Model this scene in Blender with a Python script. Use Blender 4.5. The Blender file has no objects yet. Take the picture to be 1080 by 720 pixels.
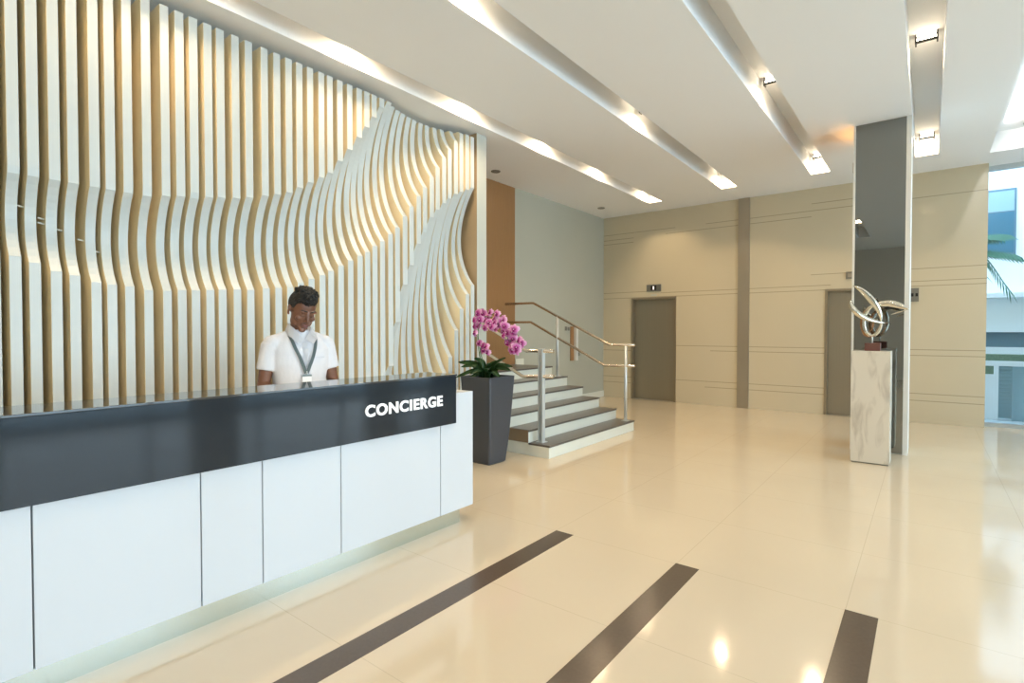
import bpy, bmesh, math, random
from mathutils import Vector, Matrix, Euler, noise
random.seed(7)
PI = math.pi
scene = bpy.context.scene
col = scene.collection

# ------------------------------------------------------------------ camera
cam_d = bpy.data.cameras.new('camera')
cam = bpy.data.objects.new('camera', cam_d)
col.objects.link(cam)
cam_d.sensor_fit = 'HORIZONTAL'
cam_d.sensor_width = 36.0
cam_d.lens = 36.0 * 562.0 / 1080.0
cam_d.clip_start = 0.05
cam_d.clip_end = 200
cam.location = (0, 0, 1.43)
cam.rotation_euler = (math.radians(90) - math.atan(11 / 562), 0, math.radians(37.93))
scene.camera = cam

# ------------------------------------------------------------------ light and exposure
vs = scene.view_settings
vs.view_transform = 'Standard'
vs.look = 'None'
vs.gamma = 1
vs.use_curve_mapping = False
vs.exposure = 0.0
SKY = 4.8            # strength of the daylight
LAMP = 1.0           # scale of all cove lamps
world = bpy.data.worlds.new('sky')
scene.world = world
world.use_nodes = True
wn = world.node_tree.nodes
wl = world.node_tree.links
bg = wn['Background']
tc = wn.new('ShaderNodeTexCoord')
sep = wn.new('ShaderNodeSeparateXYZ')
ramp = wn.new('ShaderNodeValToRGB')
wl.new(tc.outputs['Generated'], sep.inputs[0])
wl.new(sep.outputs['Z'], ramp.inputs[0])
ramp.color_ramp.elements[0].position = 0.0
ramp.color_ramp.elements[0].color = (0.80, 0.92, 1.0, 1)
ramp.color_ramp.elements[1].position = 0.6
ramp.color_ramp.elements[1].color = (0.62, 0.80, 1.0, 1)
wl.new(ramp.outputs[0], bg.inputs[0])
bg.inputs[1].default_value = SKY


def area(name, loc, rot, sx, sy, power, color, spread=PI):
    l = bpy.data.lights.new(name, 'AREA')
    l.shape = 'RECTANGLE'
    l.size = sx
    l.size_y = sy
    l.energy = power
    l.color = color
    l.spread = spread
    o = bpy.data.objects.new(name, l)
    o.location = loc
    o.rotation_euler = rot
    col.objects.link(o)
    return o


def portal(name, loc, rot, sx, sy):
    o = area(name, loc, rot, sx, sy, 1, (1, 1, 1))
    o.data.cycles.is_portal = True
    return o


H = 3.88             # ceiling height
XR = 4.6             # window wall on the right
YF = 10.45           # lift wall
YG = 10.70           # glass beside the lift wall
YB = -4.0            # wall behind the camera
WARM = (1.0, 0.74, 0.46)
DAY = (0.80, 0.92, 1.0)
portal('window_portal_right', (XR + 0.02, 3.3, 1.9), (0, math.radians(90), 0), 3.7, 14.4)
portal('window_portal_far', (2.64, YG + 0.02, 1.9), (math.radians(-90), 0, 0), 3.9, 3.7)
# daylight of the street entering through the side glass front
area('daylight_right', (XR + 0.35, 3.3, 2.0), (0, math.radians(90), 0), 3.6, 14.0, 430, DAY)


# ------------------------------------------------------------------ materials
def srgb(r, g, b):
    def f(c):
        c /= 255.0
        return c / 12.92 if c <= 0.04045 else ((c + 0.055) / 1.055) ** 2.4
    return (f(r), f(g), f(b), 1)


def mat(name, color, rough=0.5, metal=0.0, spec=0.5, coat=0.0, var=0.0, scale=8.0, bump=0.0, emit=None, estr=0.0, stretch=None):
    m = bpy.data.materials.new(name)
    m.use_nodes = True
    nt = m.node_tree
    b = nt.nodes['Principled BSDF']
    b.inputs['Base Color'].default_value = color
    b.inputs['Roughness'].default_value = rough
    b.inputs['Metallic'].default_value = metal
    b.inputs['Specular IOR Level'].default_value = spec
    b.inputs['Coat Weight'].default_value = coat
    b.inputs['Coat Roughness'].default_value = 0.05
    if emit:
        b.inputs['Emission Color'].default_value = emit
        b.inputs['Emission Strength'].default_value = estr
    if var or bump:
        t = nt.nodes.new('ShaderNodeTexCoord')
        mp = nt.nodes.new('ShaderNodeMapping')
        if stretch:
            mp.inputs['Scale'].default_value = stretch
        n = nt.nodes.new('ShaderNodeTexNoise')
        n.inputs['Scale'].default_value = scale
        n.inputs['Detail'].default_value = 5
        nt.links.new(t.outputs['Object'], mp.inputs[0])
        nt.links.new(mp.outputs[0], n.inputs['Vector'])
        if var:
            mx = nt.nodes.new('ShaderNodeMix')
            mx.data_type = 'RGBA'
            mx.inputs[6].default_value = tuple(c * (1 - var) for c in color[:3]) + (1,)
            mx.inputs[7].default_value = tuple(min(1, c * (1 + var)) for c in color[:3]) + (1,)
            nt.links.new(n.outputs['Fac'], mx.inputs[0])
            nt.links.new(mx.outputs[2], b.inputs['Base Color'])
        if bump:
            bp = nt.nodes.new('ShaderNodeBump')
            bp.inputs['Strength'].default_value = bump
            bp.inputs['Distance'].default_value = 0.02
            nt.links.new(n.outputs['Fac'], bp.inputs['Height'])
            nt.links.new(bp.outputs[0], b.inputs['Normal'])
    return m


def mnode(nt, op, a, b=None, c=None):
    n = nt.nodes.new('ShaderNodeMath')
    n.operation = op
    for i, v in enumerate((a, b, c)):
        if v is None:
            continue
        if isinstance(v, (int, float)):
            n.inputs[i].default_value = v
        else:
            nt.links.new(v, n.inputs[i])
    return n.outputs[0]


def floor_mat():
    m = bpy.data.materials.new('polished_cream_tile')
    m.use_nodes = True
    nt = m.node_tree
    b = nt.nodes['Principled BSDF']
    t = nt.nodes.new('ShaderNodeTexCoord')
    s = nt.nodes.new('ShaderNodeSeparateXYZ')
    nt.links.new(t.outputs['Object'], s.inputs[0])
    P = 0.885

    def joint(coord, off):
        fr = mnode(nt, 'PINGPONG', mnode(nt, 'SUBTRACT', coord, off), P / 2)
        return mnode(nt, 'LESS_THAN', fr, 0.0022)
    j = mnode(nt, 'MAXIMUM', joint(s.outputs['X'], -0.315), joint(s.outputs['Y'], 3.185))
    n = nt.nodes.new('ShaderNodeTexNoise')
    n.inputs['Scale'].default_value = 1.3
    n.inputs['Detail'].default_value = 6
    nt.links.new(t.outputs['Object'], n.inputs['Vector'])
    mx = nt.nodes.new('ShaderNodeMix')
    mx.data_type = 'RGBA'
    mx.inputs[6].default_value = (0.62, 0.525, 0.385, 1)
    mx.inputs[7].default_value = (0.675, 0.58, 0.43, 1)
    nt.links.new(n.outputs['Fac'], mx.inputs[0])
    m2 = nt.nodes.new('ShaderNodeMix')
    m2.data_type = 'RGBA'
    nt.links.new(mnode(nt, 'MULTIPLY', j, 0.28), m2.inputs[0])
    nt.links.new(mx.outputs[2], m2.inputs[6])
    m2.inputs[7].default_value = (0.30, 0.23, 0.15, 1)
    nt.links.new(m2.outputs[2], b.inputs['Base Color'])
    b.inputs['Roughness'].default_value = 0.085
    b.inputs['Specular IOR Level'].default_value = 0.75
    return m


def stone_wall_mat():
    """cream polished stone with pairs of fine horizontal grooves"""
    m = bpy.data.materials.new('cream_grooved_stone')
    m.use_nodes = True
    nt = m.node_tree
    b = nt.nodes['Principled BSDF']
    t = nt.nodes.new('ShaderNodeTexCoord')
    s = nt.nodes.new('ShaderNodeSeparateXYZ')
    nt.links.new(t.outputs['Object'], s.inputs[0])
    g = None
    for z, x0, x1, w in ((3.50, -9, -4.0, 1), (3.50, -3.4, 3, 1), (3.39, -9, -4.9, 1), (3.40, -4.2, -1.6, 1), (3.30, -5.6, -4.9, 1),
                         (3.19, -9, -9, .6), (2.25, -9, -4.6, 1), (2.21, -4.3, -1.3, 1), (2.205, -.6, 3, 1), (2.13, -9, 9, 1),
                         (2.40, -1.6, -.9, 1), (3.62, -1.6, -.7, 1), (2.40, -.3, 3, .8),
                         (1.14, -9, 9, 1), (1.05, -3.3, 9, 1), (1.02, -9, -4.9, 1), (0.455, -9, 9, 1), (0.345, -3.4, 9, 1), (0.33, -9, -4.9, 1)):
        a = mnode(nt, 'LESS_THAN', mnode(nt, 'ABSOLUTE', mnode(nt, 'SUBTRACT', s.outputs['Z'], z)), 0.0065)
        a = mnode(nt, 'MULTIPLY', a, mnode(nt, 'GREATER_THAN', s.outputs['X'], x0))
        a = mnode(nt, 'MULTIPLY', a, mnode(nt, 'LESS_THAN', s.outputs['X'], x1))
        g = a if g is None else mnode(nt, 'MAXIMUM', g, a)
    n = nt.nodes.new('ShaderNodeTexNoise')
    n.inputs['Scale'].default_value = 0.8
    n.inputs['Detail'].default_value = 4
    nt.links.new(t.outputs['Object'], n.inputs['Vector'])
    mx = nt.nodes.new('ShaderNodeMix')
    mx.data_type = 'RGBA'
    mx.inputs[6].default_value = (0.59, 0.52, 0.37, 1)
    mx.inputs[7].default_value = (0.64, 0.57, 0.415, 1)
    nt.links.new(n.outputs['Fac'], mx.inputs[0])
    m2 = nt.nodes.new('ShaderNodeMix')
    m2.data_type = 'RGBA'
    nt.links.new(mnode(nt, 'MULTIPLY', g, 0.5), m2.inputs[0])
    nt.links.new(mx.outputs[2], m2.inputs[6])
    m2.inputs[7].default_value = (0.2, 0.15, 0.09, 1)
    nt.links.new(m2.outputs[2], b.inputs['Base Color'])
    b.inputs['Roughness'].default_value = 0.12
    b.inputs['Specular IOR Level'].default_value = 0.35
    return m


def glass_mat():
    m = bpy.data.materials.new('clear_glass')
    m.use_nodes = True
    nt = m.node_tree
    nt.nodes.remove(nt.nodes['Principled BSDF'])
    out = nt.nodes['Material Output']
    tr = nt.nodes.new('ShaderNodeBsdfTransparent')
    tr.inputs[0].default_value = (0.93, 0.98, 1.0, 1)
    gl = nt.nodes.new('ShaderNodeBsdfGlossy')
    gl.inputs['Roughness'].default_value = 0.0
    fr = nt.nodes.new('ShaderNodeFresnel')
    fr.inputs[0].default_value = 1.45
    mx = nt.nodes.new('ShaderNodeMixShader')
    nt.links.new(fr.outputs[0], mx.inputs[0])
    nt.links.new(tr.outputs[0], mx.inputs[1])
    nt.links.new(gl.outputs[0], mx.inputs[2])
    nt.links.new(mx.outputs[0], out.inputs[0])
    return m


def marble_mat():
    m = mat('white_veined_marble', (0.66, 0.61, 0.51, 1), rough=0.25)
    nt = m.node_tree
    b = nt.nodes['Principled BSDF']
    t = nt.nodes.new('ShaderNodeTexCoord')
    mp = nt.nodes.new('ShaderNodeMapping')
    mp.inputs['Scale'].default_value = (3, 3, 0.9)
    n = nt.nodes.new('ShaderNodeTexNoise')
    n.inputs['Scale'].default_value = 2.2
    n.inputs['Detail'].default_value = 8
    n.inputs['Distortion'].default_value = 1.6
    r = nt.nodes.new('ShaderNodeValToRGB')
    e = r.color_ramp.elements
    e[0].position = 0.30
    e[0].color = (0.50, 0.45, 0.37, 1)
    e[1].position = 0.50
    e[1].color = (0.72, 0.67, 0.57, 1)
    nt.links.new(t.outputs['Object'], mp.inputs[0])
    nt.links.new(mp.outputs[0], n.inputs['Vector'])
    nt.links.new(n.outputs['Fac'], r.inputs[0])
    nt.links.new(r.outputs[0], b.inputs['Base Color'])
    return m


M = {
    'floor': floor_mat(),
    'inlay': mat('dark_brown_granite', (0.092, 0.068, 0.048, 1), rough=0.2, var=0.15, scale=60),
    'ceiling': mat('ceiling_paint', (0.88, 0.885, 0.885, 1), rough=0.75, spec=0.25),
    'cove': mat('cove_paint', (0.86, 0.86, 0.84, 1), rough=0.7, spec=0.2),
    'stone': stone_wall_mat(),
    'grey_wall': mat('grey_green_wall_paint', (0.42, 0.42, 0.345, 1), rough=0.45, var=0.04, scale=1.5),
    'brown_panel': mat('brown_timber_panel', (0.30, 0.155, 0.06, 1), rough=0.4, var=0.12, scale=4, stretch=(12, 12, 1)),
    'tan': mat('slat_side_warm_bounce', (0.90, 0.77, 0.52, 1), rough=0.5),  # white slat sides; warm light bounced in the gaps is painted in as tan
    'brown_side': mat('tan_partition_side', (0.42, 0.31, 0.18, 1), rough=0.5),
    'partition': mat('pale_grey_partition', (0.52, 0.53, 0.47, 1), rough=0.5),
    'white_fin': mat('white_fin_lacquer', (0.58, 0.61, 0.585, 1), rough=0.35),
    'back': mat('fin_back_panel', (0.88, 0.67, 0.38, 1), rough=0.7),  # tan here carries the warm light bouncing between the slats
    'white_panel': mat('white_lacquer_panel', (0.64, 0.65, 0.665, 1), rough=0.18, spec=0.4),
    'fascia': mat('black_glass_fascia', (0.020, 0.025, 0.031, 1), rough=0.08, spec=0.35),
    'ledge': mat('dark_glass_ledge', (0.05, 0.05, 0.05, 1), rough=0.04, spec=0.9),
    'worktop': mat('desk_worktop', (0.55, 0.5, 0.42, 1), rough=0.4),
    'steel': mat('satin_steel', (0.66, 0.70, 0.70, 1), rough=0.4, metal=0.6),
    'kick': mat('brushed_kick_steel', (0.66, 0.74, 0.72, 1), rough=0.2, metal=1.0),
    'warm_steel': mat('warm_steel_rail', (0.74, 0.66, 0.55, 1), rough=0.25, metal=1.0),
    'lift': mat('lift_door_steel', (0.33, 0.30, 0.235, 1), rough=0.36, metal=0.75, var=0.06, scale=3, stretch=(30, 30, 0.3)),
    'lift_frame': mat('lift_frame_steel', (0.36, 0.31, 0.23, 1), rough=0.3, metal=0.8),
    'strip': mat('brushed_wall_strip', (0.40, 0.36, 0.29, 1), rough=0.35, metal=0.75, var=0.1, scale=3, stretch=(1, 1, 0.5)),
    'mirror': mat('smoked_mirror', (0.27, 0.275, 0.265, 1), rough=0.015, metal=1.0),
    'white_trim': mat('white_trim', (0.72, 0.72, 0.68, 1), rough=0.4),
    'marble': marble_mat(),
    'riser': mat('pale_stone_riser', (0.74, 0.74, 0.64, 1), rough=0.3, var=0.04, scale=3),
    'tread': mat('dark_granite_tread', (0.11, 0.095, 0.08, 1), rough=0.3, var=0.2, scale=70),
    'stringer': mat('brown_side_cladding', (0.24, 0.17, 0.10, 1), rough=0.45),
    'planter': mat('charcoal_planter', (0.045, 0.051, 0.062, 1), rough=0.3),
    'soil': mat('bark_soil', (0.10, 0.06, 0.035, 1), rough=0.95, bump=1.0, scale=60, var=0.5),
    'leaf': mat('orchid_leaf', (0.035, 0.10, 0.025, 1), rough=0.3, var=0.3, scale=9),
    'stem': mat('orchid_stem', (0.10, 0.16, 0.04, 1), rough=0.5),
    'petal': mat('orchid_petal', (0.66, 0.13, 0.50, 1), rough=0.5, var=0.35, scale=40),
    'lip': mat('orchid_lip', (0.28, 0.0, 0.14, 1), rough=0.4),
    'pollen': mat('orchid_column', (0.9, 0.75, 0.8, 1), rough=0.5),
    'chrome': mat('polished_sculpture_metal', (0.80, 0.76, 0.66, 1), rough=0.10, metal=1.0),
    'copper': mat('copper_band', (0.42, 0.22, 0.11, 1), rough=0.25, metal=0.9),
    'wood_block': mat('reddish_wood_block', (0.16, 0.065, 0.05, 1), rough=0.35),
    'black': mat('black_metal', (0.012, 0.012, 0.012, 1), rough=0.4),
    'glass': glass_mat(),
    'frame': mat('aluminium_frame', (0.55, 0.6, 0.62, 1), rough=0.35, metal=0.6),
    'lamp': mat('lit_lamp_tube', (1, 1, 1, 1), emit=(1.0, 0.88, 0.68, 1), estr=24),
    'recess_fill': mat('added_recess_tube', (1, 1, 1, 1), emit=(1.0, 0.95, 0.86, 1), estr=6),  # glow of the lamps added to brighten the wide recess
    'letter': mat('white_lettering', (0.9, 0.9, 0.9, 1), rough=0.35, emit=(1, 0.97, 0.93, 1), estr=0.35),
    'skin': mat('brown_skin', (0.165, 0.070, 0.040, 1), rough=0.35, var=0.1, scale=25),
    'hair': mat('black_hair', (0.010, 0.009, 0.008, 1), rough=0.75, bump=1.0, scale=70),
    'brow': mat('dark_brow_hair', (0.015, 0.010, 0.008, 1), rough=0.8),
    'mouth': mat('lips', (0.22, 0.085, 0.075, 1), rough=0.4),
    'shirt': mat('white_cotton_shirt', (0.64, 0.65, 0.69, 1), rough=0.8, bump=0.6, scale=9, stretch=(1, 1, 0.5)),
    'collar': mat('white_collar', (0.80, 0.81, 0.84, 1), rough=0.8),
    'trousers': mat('black_trousers', (0.02, 0.02, 0.025, 1), rough=0.8),
    'lanyard': mat('grey_lanyard', (0.17, 0.22, 0.23, 1), rough=0.6),
    'badge': mat('white_badge_card', (0.8, 0.82, 0.84, 1), rough=0.25),
    'grey_plate': mat('grey_plate', (0.24, 0.23, 0.2, 1), rough=0.3, metal=0.6),
    'digit': mat('lit_digit', (0.9, 0.8, 0.8, 1), emit=(1, 0.85, 0.8, 1), estr=1.2),
    'facade': mat('white_facade', (0.80, 0.86, 0.90, 1), rough=0.8),
    'blue_glass': mat('blue_window_glass', (0.05, 0.165, 0.24, 1), rough=0.1),
    'blue_grey': mat('blue_grey_louvre', (0.27, 0.42, 0.48, 1), rough=0.6),
    'dark_blue': mat('dark_lintel', (0.10, 0.19, 0.25, 1), rough=0.5),
    'hedge': mat('hedge_green', (0.14, 0.22, 0.15, 1), rough=0.8, var=0.5, scale=30),
    'pavement': mat('pale_pavement', (0.42, 0.50, 0.52, 1), rough=0.7, var=0.1, scale=4),
    'palm': mat('palm_leaf', (0.06, 0.20, 0.13, 1), rough=0.5),
    'bark': mat('palm_trunk', (0.2, 0.15, 0.1, 1), rough=0.9, var=0.4, scale=12),
    'wall_paint': mat('rear_wall_paint', (0.60, 0.56, 0.48, 1), rough=0.6),
}


def petal_mat():
    m = mat('orchid_petal_pattern', (0.66, 0.13, 0.50, 1), rough=0.5)
    nt = m.node_tree
    b = nt.nodes['Principled BSDF']
    t = nt.nodes.new('ShaderNodeTexCoord')
    ln = nt.nodes.new('ShaderNodeVectorMath')
    ln.operation = 'LENGTH'
    nt.links.new(t.outputs['Object'], ln.inputs[0])
    n = nt.nodes.new('ShaderNodeTexNoise')
    n.inputs['Scale'].default_value = 120
    nt.links.new(t.outputs['Object'], n.inputs['Vector'])
    v = mnode(nt, 'ADD', mnode(nt, 'MULTIPLY', ln.outputs['Value'], 20), mnode(nt, 'MULTIPLY', n.outputs['Fac'], 0.35))
    r = nt.nodes.new('ShaderNodeValToRGB')
    e = r.color_ramp.elements
    e[0].position = 0.25
    e[0].color = (0.48, 0.03, 0.30, 1)
    e[1].position = 1.0
    e[1].color = (0.86, 0.52, 0.80, 1)
    k = e.new(0.65)
    k.color = (0.70, 0.17, 0.55, 1)
    nt.links.new(v, r.inputs[0])
    nt.links.new(r.outputs[0], b.inputs['Base Color'])
    b.inputs['Subsurface Weight'].default_value = 0.1
    b.inputs['Subsurface Radius'].default_value = (0.01, 0.005, 0.008)
    return m


M['petal'] = petal_mat()


# ------------------------------------------------------------------ helpers
def box(bm, x0, x1, y0, y1, z0, z1, mi=0):
    v = [bm.verts.new(p) for p in ((x0, y0, z0), (x1, y0, z0), (x1, y1, z0), (x0, y1, z0),
                                   (x0, y0, z1), (x1, y0, z1), (x1, y1, z1), (x0, y1, z1))]
    for q in ((3, 2, 1, 0), (4, 5, 6, 7), (0, 1, 5, 4), (1, 2, 6, 5), (2, 3, 7, 6), (3, 0, 4, 7)):
        f = bm.faces.new([v[i] for i in q])
        f.material_index = mi
    return v


def obj(name, bm, mats, parent=None, smooth=False, bevel=0.0, loc=None):
    me = bpy.data.meshes.new(name)
    bm.normal_update()
    bm.to_mesh(me)
    bm.free()
    if not isinstance(mats, (list, tuple)):
        mats = [mats]
    for m in mats:
        me.materials.append(m)
    if smooth:
        for p in me.polygons:
            p.use_smooth = True
    o = bpy.data.objects.new(name, me)
    col.objects.link(o)
    if parent:
        o.parent = parent
    if loc:
        o.location = loc
    if bevel:
        md = o.modifiers.new('bevel', 'BEVEL')
        md.width = bevel
        md.segments = 2
        md.limit_method = 'ANGLE'
    return o


def bx(name, dims, m, parent=None, bevel=0.0):
    bm = bmesh.new()
    box(bm, *dims)
    return obj(name, bm, m, parent, bevel=bevel)


def tag(o, label, cat, group=None, kind=None):
    o['label'] = label
    o['category'] = cat
    if group:
        o['group'] = group
    if kind:
        o['kind'] = kind
    return o


def struct(o, label=None):
    o['kind'] = 'structure'
    if label:
        o['label'] = label
    return o


def empty(name, loc=(0, 0, 0), rz=0.0):
    o = bpy.data.objects.new(name, None)
    o.location = loc
    o.rotation_euler = (0, 0, rz)
    o.empty_display_size = 0.1
    col.objects.link(o)
    return o


def tube(bm, pts, rad, seg=10, flat=None, caps=True, mi=0):
    """swept round bar through pts; rad a number or one per point; flat = (scale_a, scale_b) of the section"""
    pts = [Vector(p) for p in pts]
    n = len(pts)
    rads = [rad] * n if isinstance(rad, (int, float)) else list(rad)
    t0 = (pts[1] - pts[0]).normalized()
    up = Vector((0, 0, 1)) if abs(t0.z) < 0.9 else Vector((0, 1, 0))
    a = t0.cross(up).normalized()
    rings = []
    for i, p in enumerate(pts):
        t = (pts[min(i + 1, n - 1)] - pts[max(i - 1, 0)]).normalized()
        a = (a - t * a.dot(t)).normalized()
        b = t.cross(a)
        fa, fb = flat if flat else (1, 1)
        rings.append([bm.verts.new(p + rads[i] * (fa * math.cos(2 * PI * k / seg) * a + fb * math.sin(2 * PI * k / seg) * b)) for k in range(seg)])
    for r0, r1 in zip(rings, rings[1:]):
        for k in range(seg):
            f = bm.faces.new((r0[k], r0[(k + 1) % seg], r1[(k + 1) % seg], r1[k]))
            f.smooth = True
            f.material_index = mi
    if caps:
        f = bm.faces.new(rings[0][::-1])
        f.material_index = mi
        f = bm.faces.new(rings[-1])
        f.material_index = mi


def spline(pts, n=8):
    """Catmull-Rom through pts"""
    pts = [Vector(p) for p in pts]
    out = []
    P = [2 * pts[0] - pts[1]] + pts + [2 * pts[-1] - pts[-2]]
    for i in range(1, len(P) - 2):
        for k in range(n):
            t = k / n
            a, b, c, d = P[i - 1], P[i], P[i + 1], P[i + 2]
            out.append(0.5 * ((2 * b) + (c - a) * t + (2 * a - 5 * b + 4 * c - d) * t * t + (3 * b - a - 3 * c + d) * t ** 3))
    out.append(pts[-1])
    return out


def interp(tab, y):
    if y <= tab[0][0]:
        (y0, z0), (y1, z1) = tab[0], tab[1]
        return z0
    for (y0, z0), (y1, z1) in zip(tab, tab[1:]):
        if y <= y1:
            return z0 + (z1 - z0) * (y - y0) / (y1 - y0)
    (y0, z0), (y1, z1) = tab[-2], tab[-1]
    return z1 + (z1 - z0) / (y1 - y0) * (y - y1)


def ball(bm, c, r, sub=3, sc=(1, 1, 1), rot=None, mi=0):
    m = Matrix.Translation(Vector(c))
    if rot:
        m = m @ Euler(rot).to_matrix().to_4x4()
    m = m @ Matrix.Diagonal((r * sc[0], r * sc[1], r * sc[2], 1))
    g = bmesh.ops.create_icosphere(bm, subdivisions=sub, radius=1, matrix=m)
    fs = set()
    for v in g['verts']:
        for f in v.link_faces:
            fs.add(f)
    for f in fs:
        f.smooth = True
        f.material_index = mi


# ------------------------------------------------------------------ room shell
bm = bmesh.new()
box(bm, -5.8, XR + 0.1, YB, YG + 0.06, -0.12, 0.0)
struct(obj('floor', bm, M['floor']), 'polished cream tiled lobby floor')
for i, x in enumerate((-2.082, -1.205, -0.317)):
    bmx = bmesh.new()
    box(bmx, x, x + 0.142, -1.5, 3.19, -0.01, 0.0015)
    struct(obj('trim_%d' % (i + 1), bmx, M['inlay']), ('dark stone floor stripe nearest the desk', 'middle dark stone floor stripe', 'dark stone floor stripe farthest from the desk')[i])

# ceiling: slab cut by long light coves
TOP = 4.15
COVES = [(-4.24, -3.98, 9.72), (-2.83, -2.57, 9.5), (-1.465, -1.205, 9.5), (-0.165, 0.09, 9.46)]
BIG = (0.645, 2.1, 9.85)
Y0 = -1.5
bm = bmesh.new()
xs = [-5.8]
for a, b, y in COVES + [BIG]:
    box(bm, xs[-1], a, YB, YG + 0.06, H, TOP)
    box(bm, a, b, y, YG + 0.06, H, TOP)
    box(bm, a, b, YB, Y0, H, TOP)
    xs.append(b)
box(bm, xs[-1], XR + 0.1, YB, YG + 0.06, H, TOP)
box(bm, -5.8, XR + 0.1, YB, YG + 0.06, TOP, TOP + 0.08)
struct(obj('ceiling', bm, M['ceiling']), 'white ceiling with long recessed light coves')

# far lift wall, stone
bm = bmesh.new()
D1 = (-4.93, -3.985, 2.11)
D2 = (-1.37, -0.42, 2.13)
W0, W1 = YF, YF + 0.17
box(bm, -5.6, D1[0], W0, W1, 0, H)
box(bm, D1[0], D1[1], W0, W1, D1[2], H)
box(bm, D1[1], D2[0], W0, W1, 0, H)
box(bm, D2[0], D2[1], W0, W1, D2[2], H)
box(bm, D2[1], 0.68, W0, W1, 0, H)
struct(obj('wall_far', bm, M['stone']), 'cream stone lift wall with fine horizontal grooves')
struct(bx('trim_4', (-2.795, -2.595, YF - 0.03, YF, 0, H), M['strip']), 'vertical brushed metal strip on the cream stone wall')
for i, (x0, x1, h) in enumerate((D1, D2)):
    d = empty('door_%d' % (i + 1), ((x0 + x1) / 2, YF, 0))
    struct(d, ('steel lift door beside the stairs', 'steel lift door behind the marble pedestal')[i])
    w = (x1 - x0) / 2
    bmf = bmesh.new()
    box(bmf, -w - 0.012, -w + 0.028, -0.012, 0.15, 0, h + 0.012)
    box(bmf, w - 0.028, w + 0.012, -0.012, 0.15, 0, h + 0.012)
    box(bmf, -w + 0.028, w - 0.028, -0.012, 0.15, h - 0.028, h + 0.012)
    obj('door_frame', bmf, M['lift_frame'], d)
    split = -w + 0.028 + (2 * w - 0.056) * 0.64
    bx('door_panel', (-w + 0.028, split - 0.003, 0.085, 0.12, 0.006, h - 0.028), M['lift'], d)
    bx('door_panel', (split + 0.003, w - 0.028, 0.065, 0.10, 0.006, h - 0.028), M['lift'], d)
    bx('threshold', (-w + 0.028, w - 0.028, 0.0, 0.15, -0.01, 0.006), M['strip'], d)

# left side beyond the fins
struct(bx('wall_left', (-5.78, -5.6, 7.27, YF + 0.17, 0, H), M['grey_wall']), 'grey green painted wall behind the stairs')
bm = bmesh.new()
box(bm, -5.78, -5.6, 5.15, 7.27, 0, H)
struct(obj('wall_left_timber', bm, M['brown_panel']), 'brown timber wall panel at the head of the stairs')
bm = bmesh.new()
box(bm, -5.8, -4.43, 4.975, 5.155, 0, H, 0)
for f in bm.faces:
    if f.normal.y < -0.5 or abs(f.calc_center_median().y - 4.975) < 1e-4:
        f.material_index = 1
struct(obj('wall_partition', bm, [M['partition'], M['brown_side']]), 'narrow pale wall end between the slatted wall and the stairs')
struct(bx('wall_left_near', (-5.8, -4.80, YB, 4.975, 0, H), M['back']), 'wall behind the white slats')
struct(bx('baseboard_left', (-5.6, -5.585, 8.0, YF, 0, 0.13), M['riser']), 'pale skirting along the grey wall')
struct(bx('baseboard_stairs', (-5.6, -5.58, 7.27, 7.50, 0.79, 0.95), M['riser']), 'pale skirting block at the stair landing')
struct(bx('wall_back', (-5.8, XR + 0.1, YB - 0.15, YB, 0, H + 0.4), M['wall_paint']), 'wall behind the camera')

# glazed fronts: right side and far right
def glazing(name, label, axis, a0, a1, at, posts, h=H, y0=0.0):
    r = empty(name, (at, (a0 + a1) / 2, 0) if axis == 'y' else ((a0 + a1) / 2, at, 0))
    struct(r, label)
    o = Vector(r.location)

    def b(nm, u0, u1, t0, t1, z0, z1, m):
        if axis == 'y':
            return bx(nm, (t0 - o.x, t1 - o.x, u0 - o.y, u1 - o.y, z0, z1), m, r)
        return bx(nm, (u0 - o.x, u1 - o.x, t0 - o.y, t1 - o.y, z0, z1), m, r)
    us = [a0] + posts + [a1]
    for u in us:
        b('mullion', u - 0.03, u + 0.03, at - 0.05, at + 0.05, 0, h, M['frame'])
    for u0, u1 in zip(us, us[1:]):
        b('bottom_rail', u0 + 0.03, u1 - 0.03, at - 0.04, at + 0.04, 0, 0.06, M['frame'])
        b('top_rail', u0 + 0.03, u1 - 0.03, at - 0.04, at + 0.04, h - 0.07, h, M['frame'])
        b('glass_pane', u0 + 0.03, u1 - 0.03, at - 0.005, at + 0.005, 0.06, h - 0.07, M['glass'])
    return r
glazing('window_1', 'full height glass front at the far right', 'x', 0.64, XR, YG, [2.0, 3.3])
glazing('window_2', 'full height glass front on the right side', 'y', YB, YG, XR, [-2.2, -0.4, 1.4, 3.2, 5.0, 6.8, 8.6])
for i, y in enumerate((0.5, 4.1, 7.7)):
    struct(bx('trim_%d' % (i + 5), (XR - 0.45, XR - 0.1, y - 0.35, y + 0.35, 0, H), M['stone']), 'stone column before the right glass front')


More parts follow.
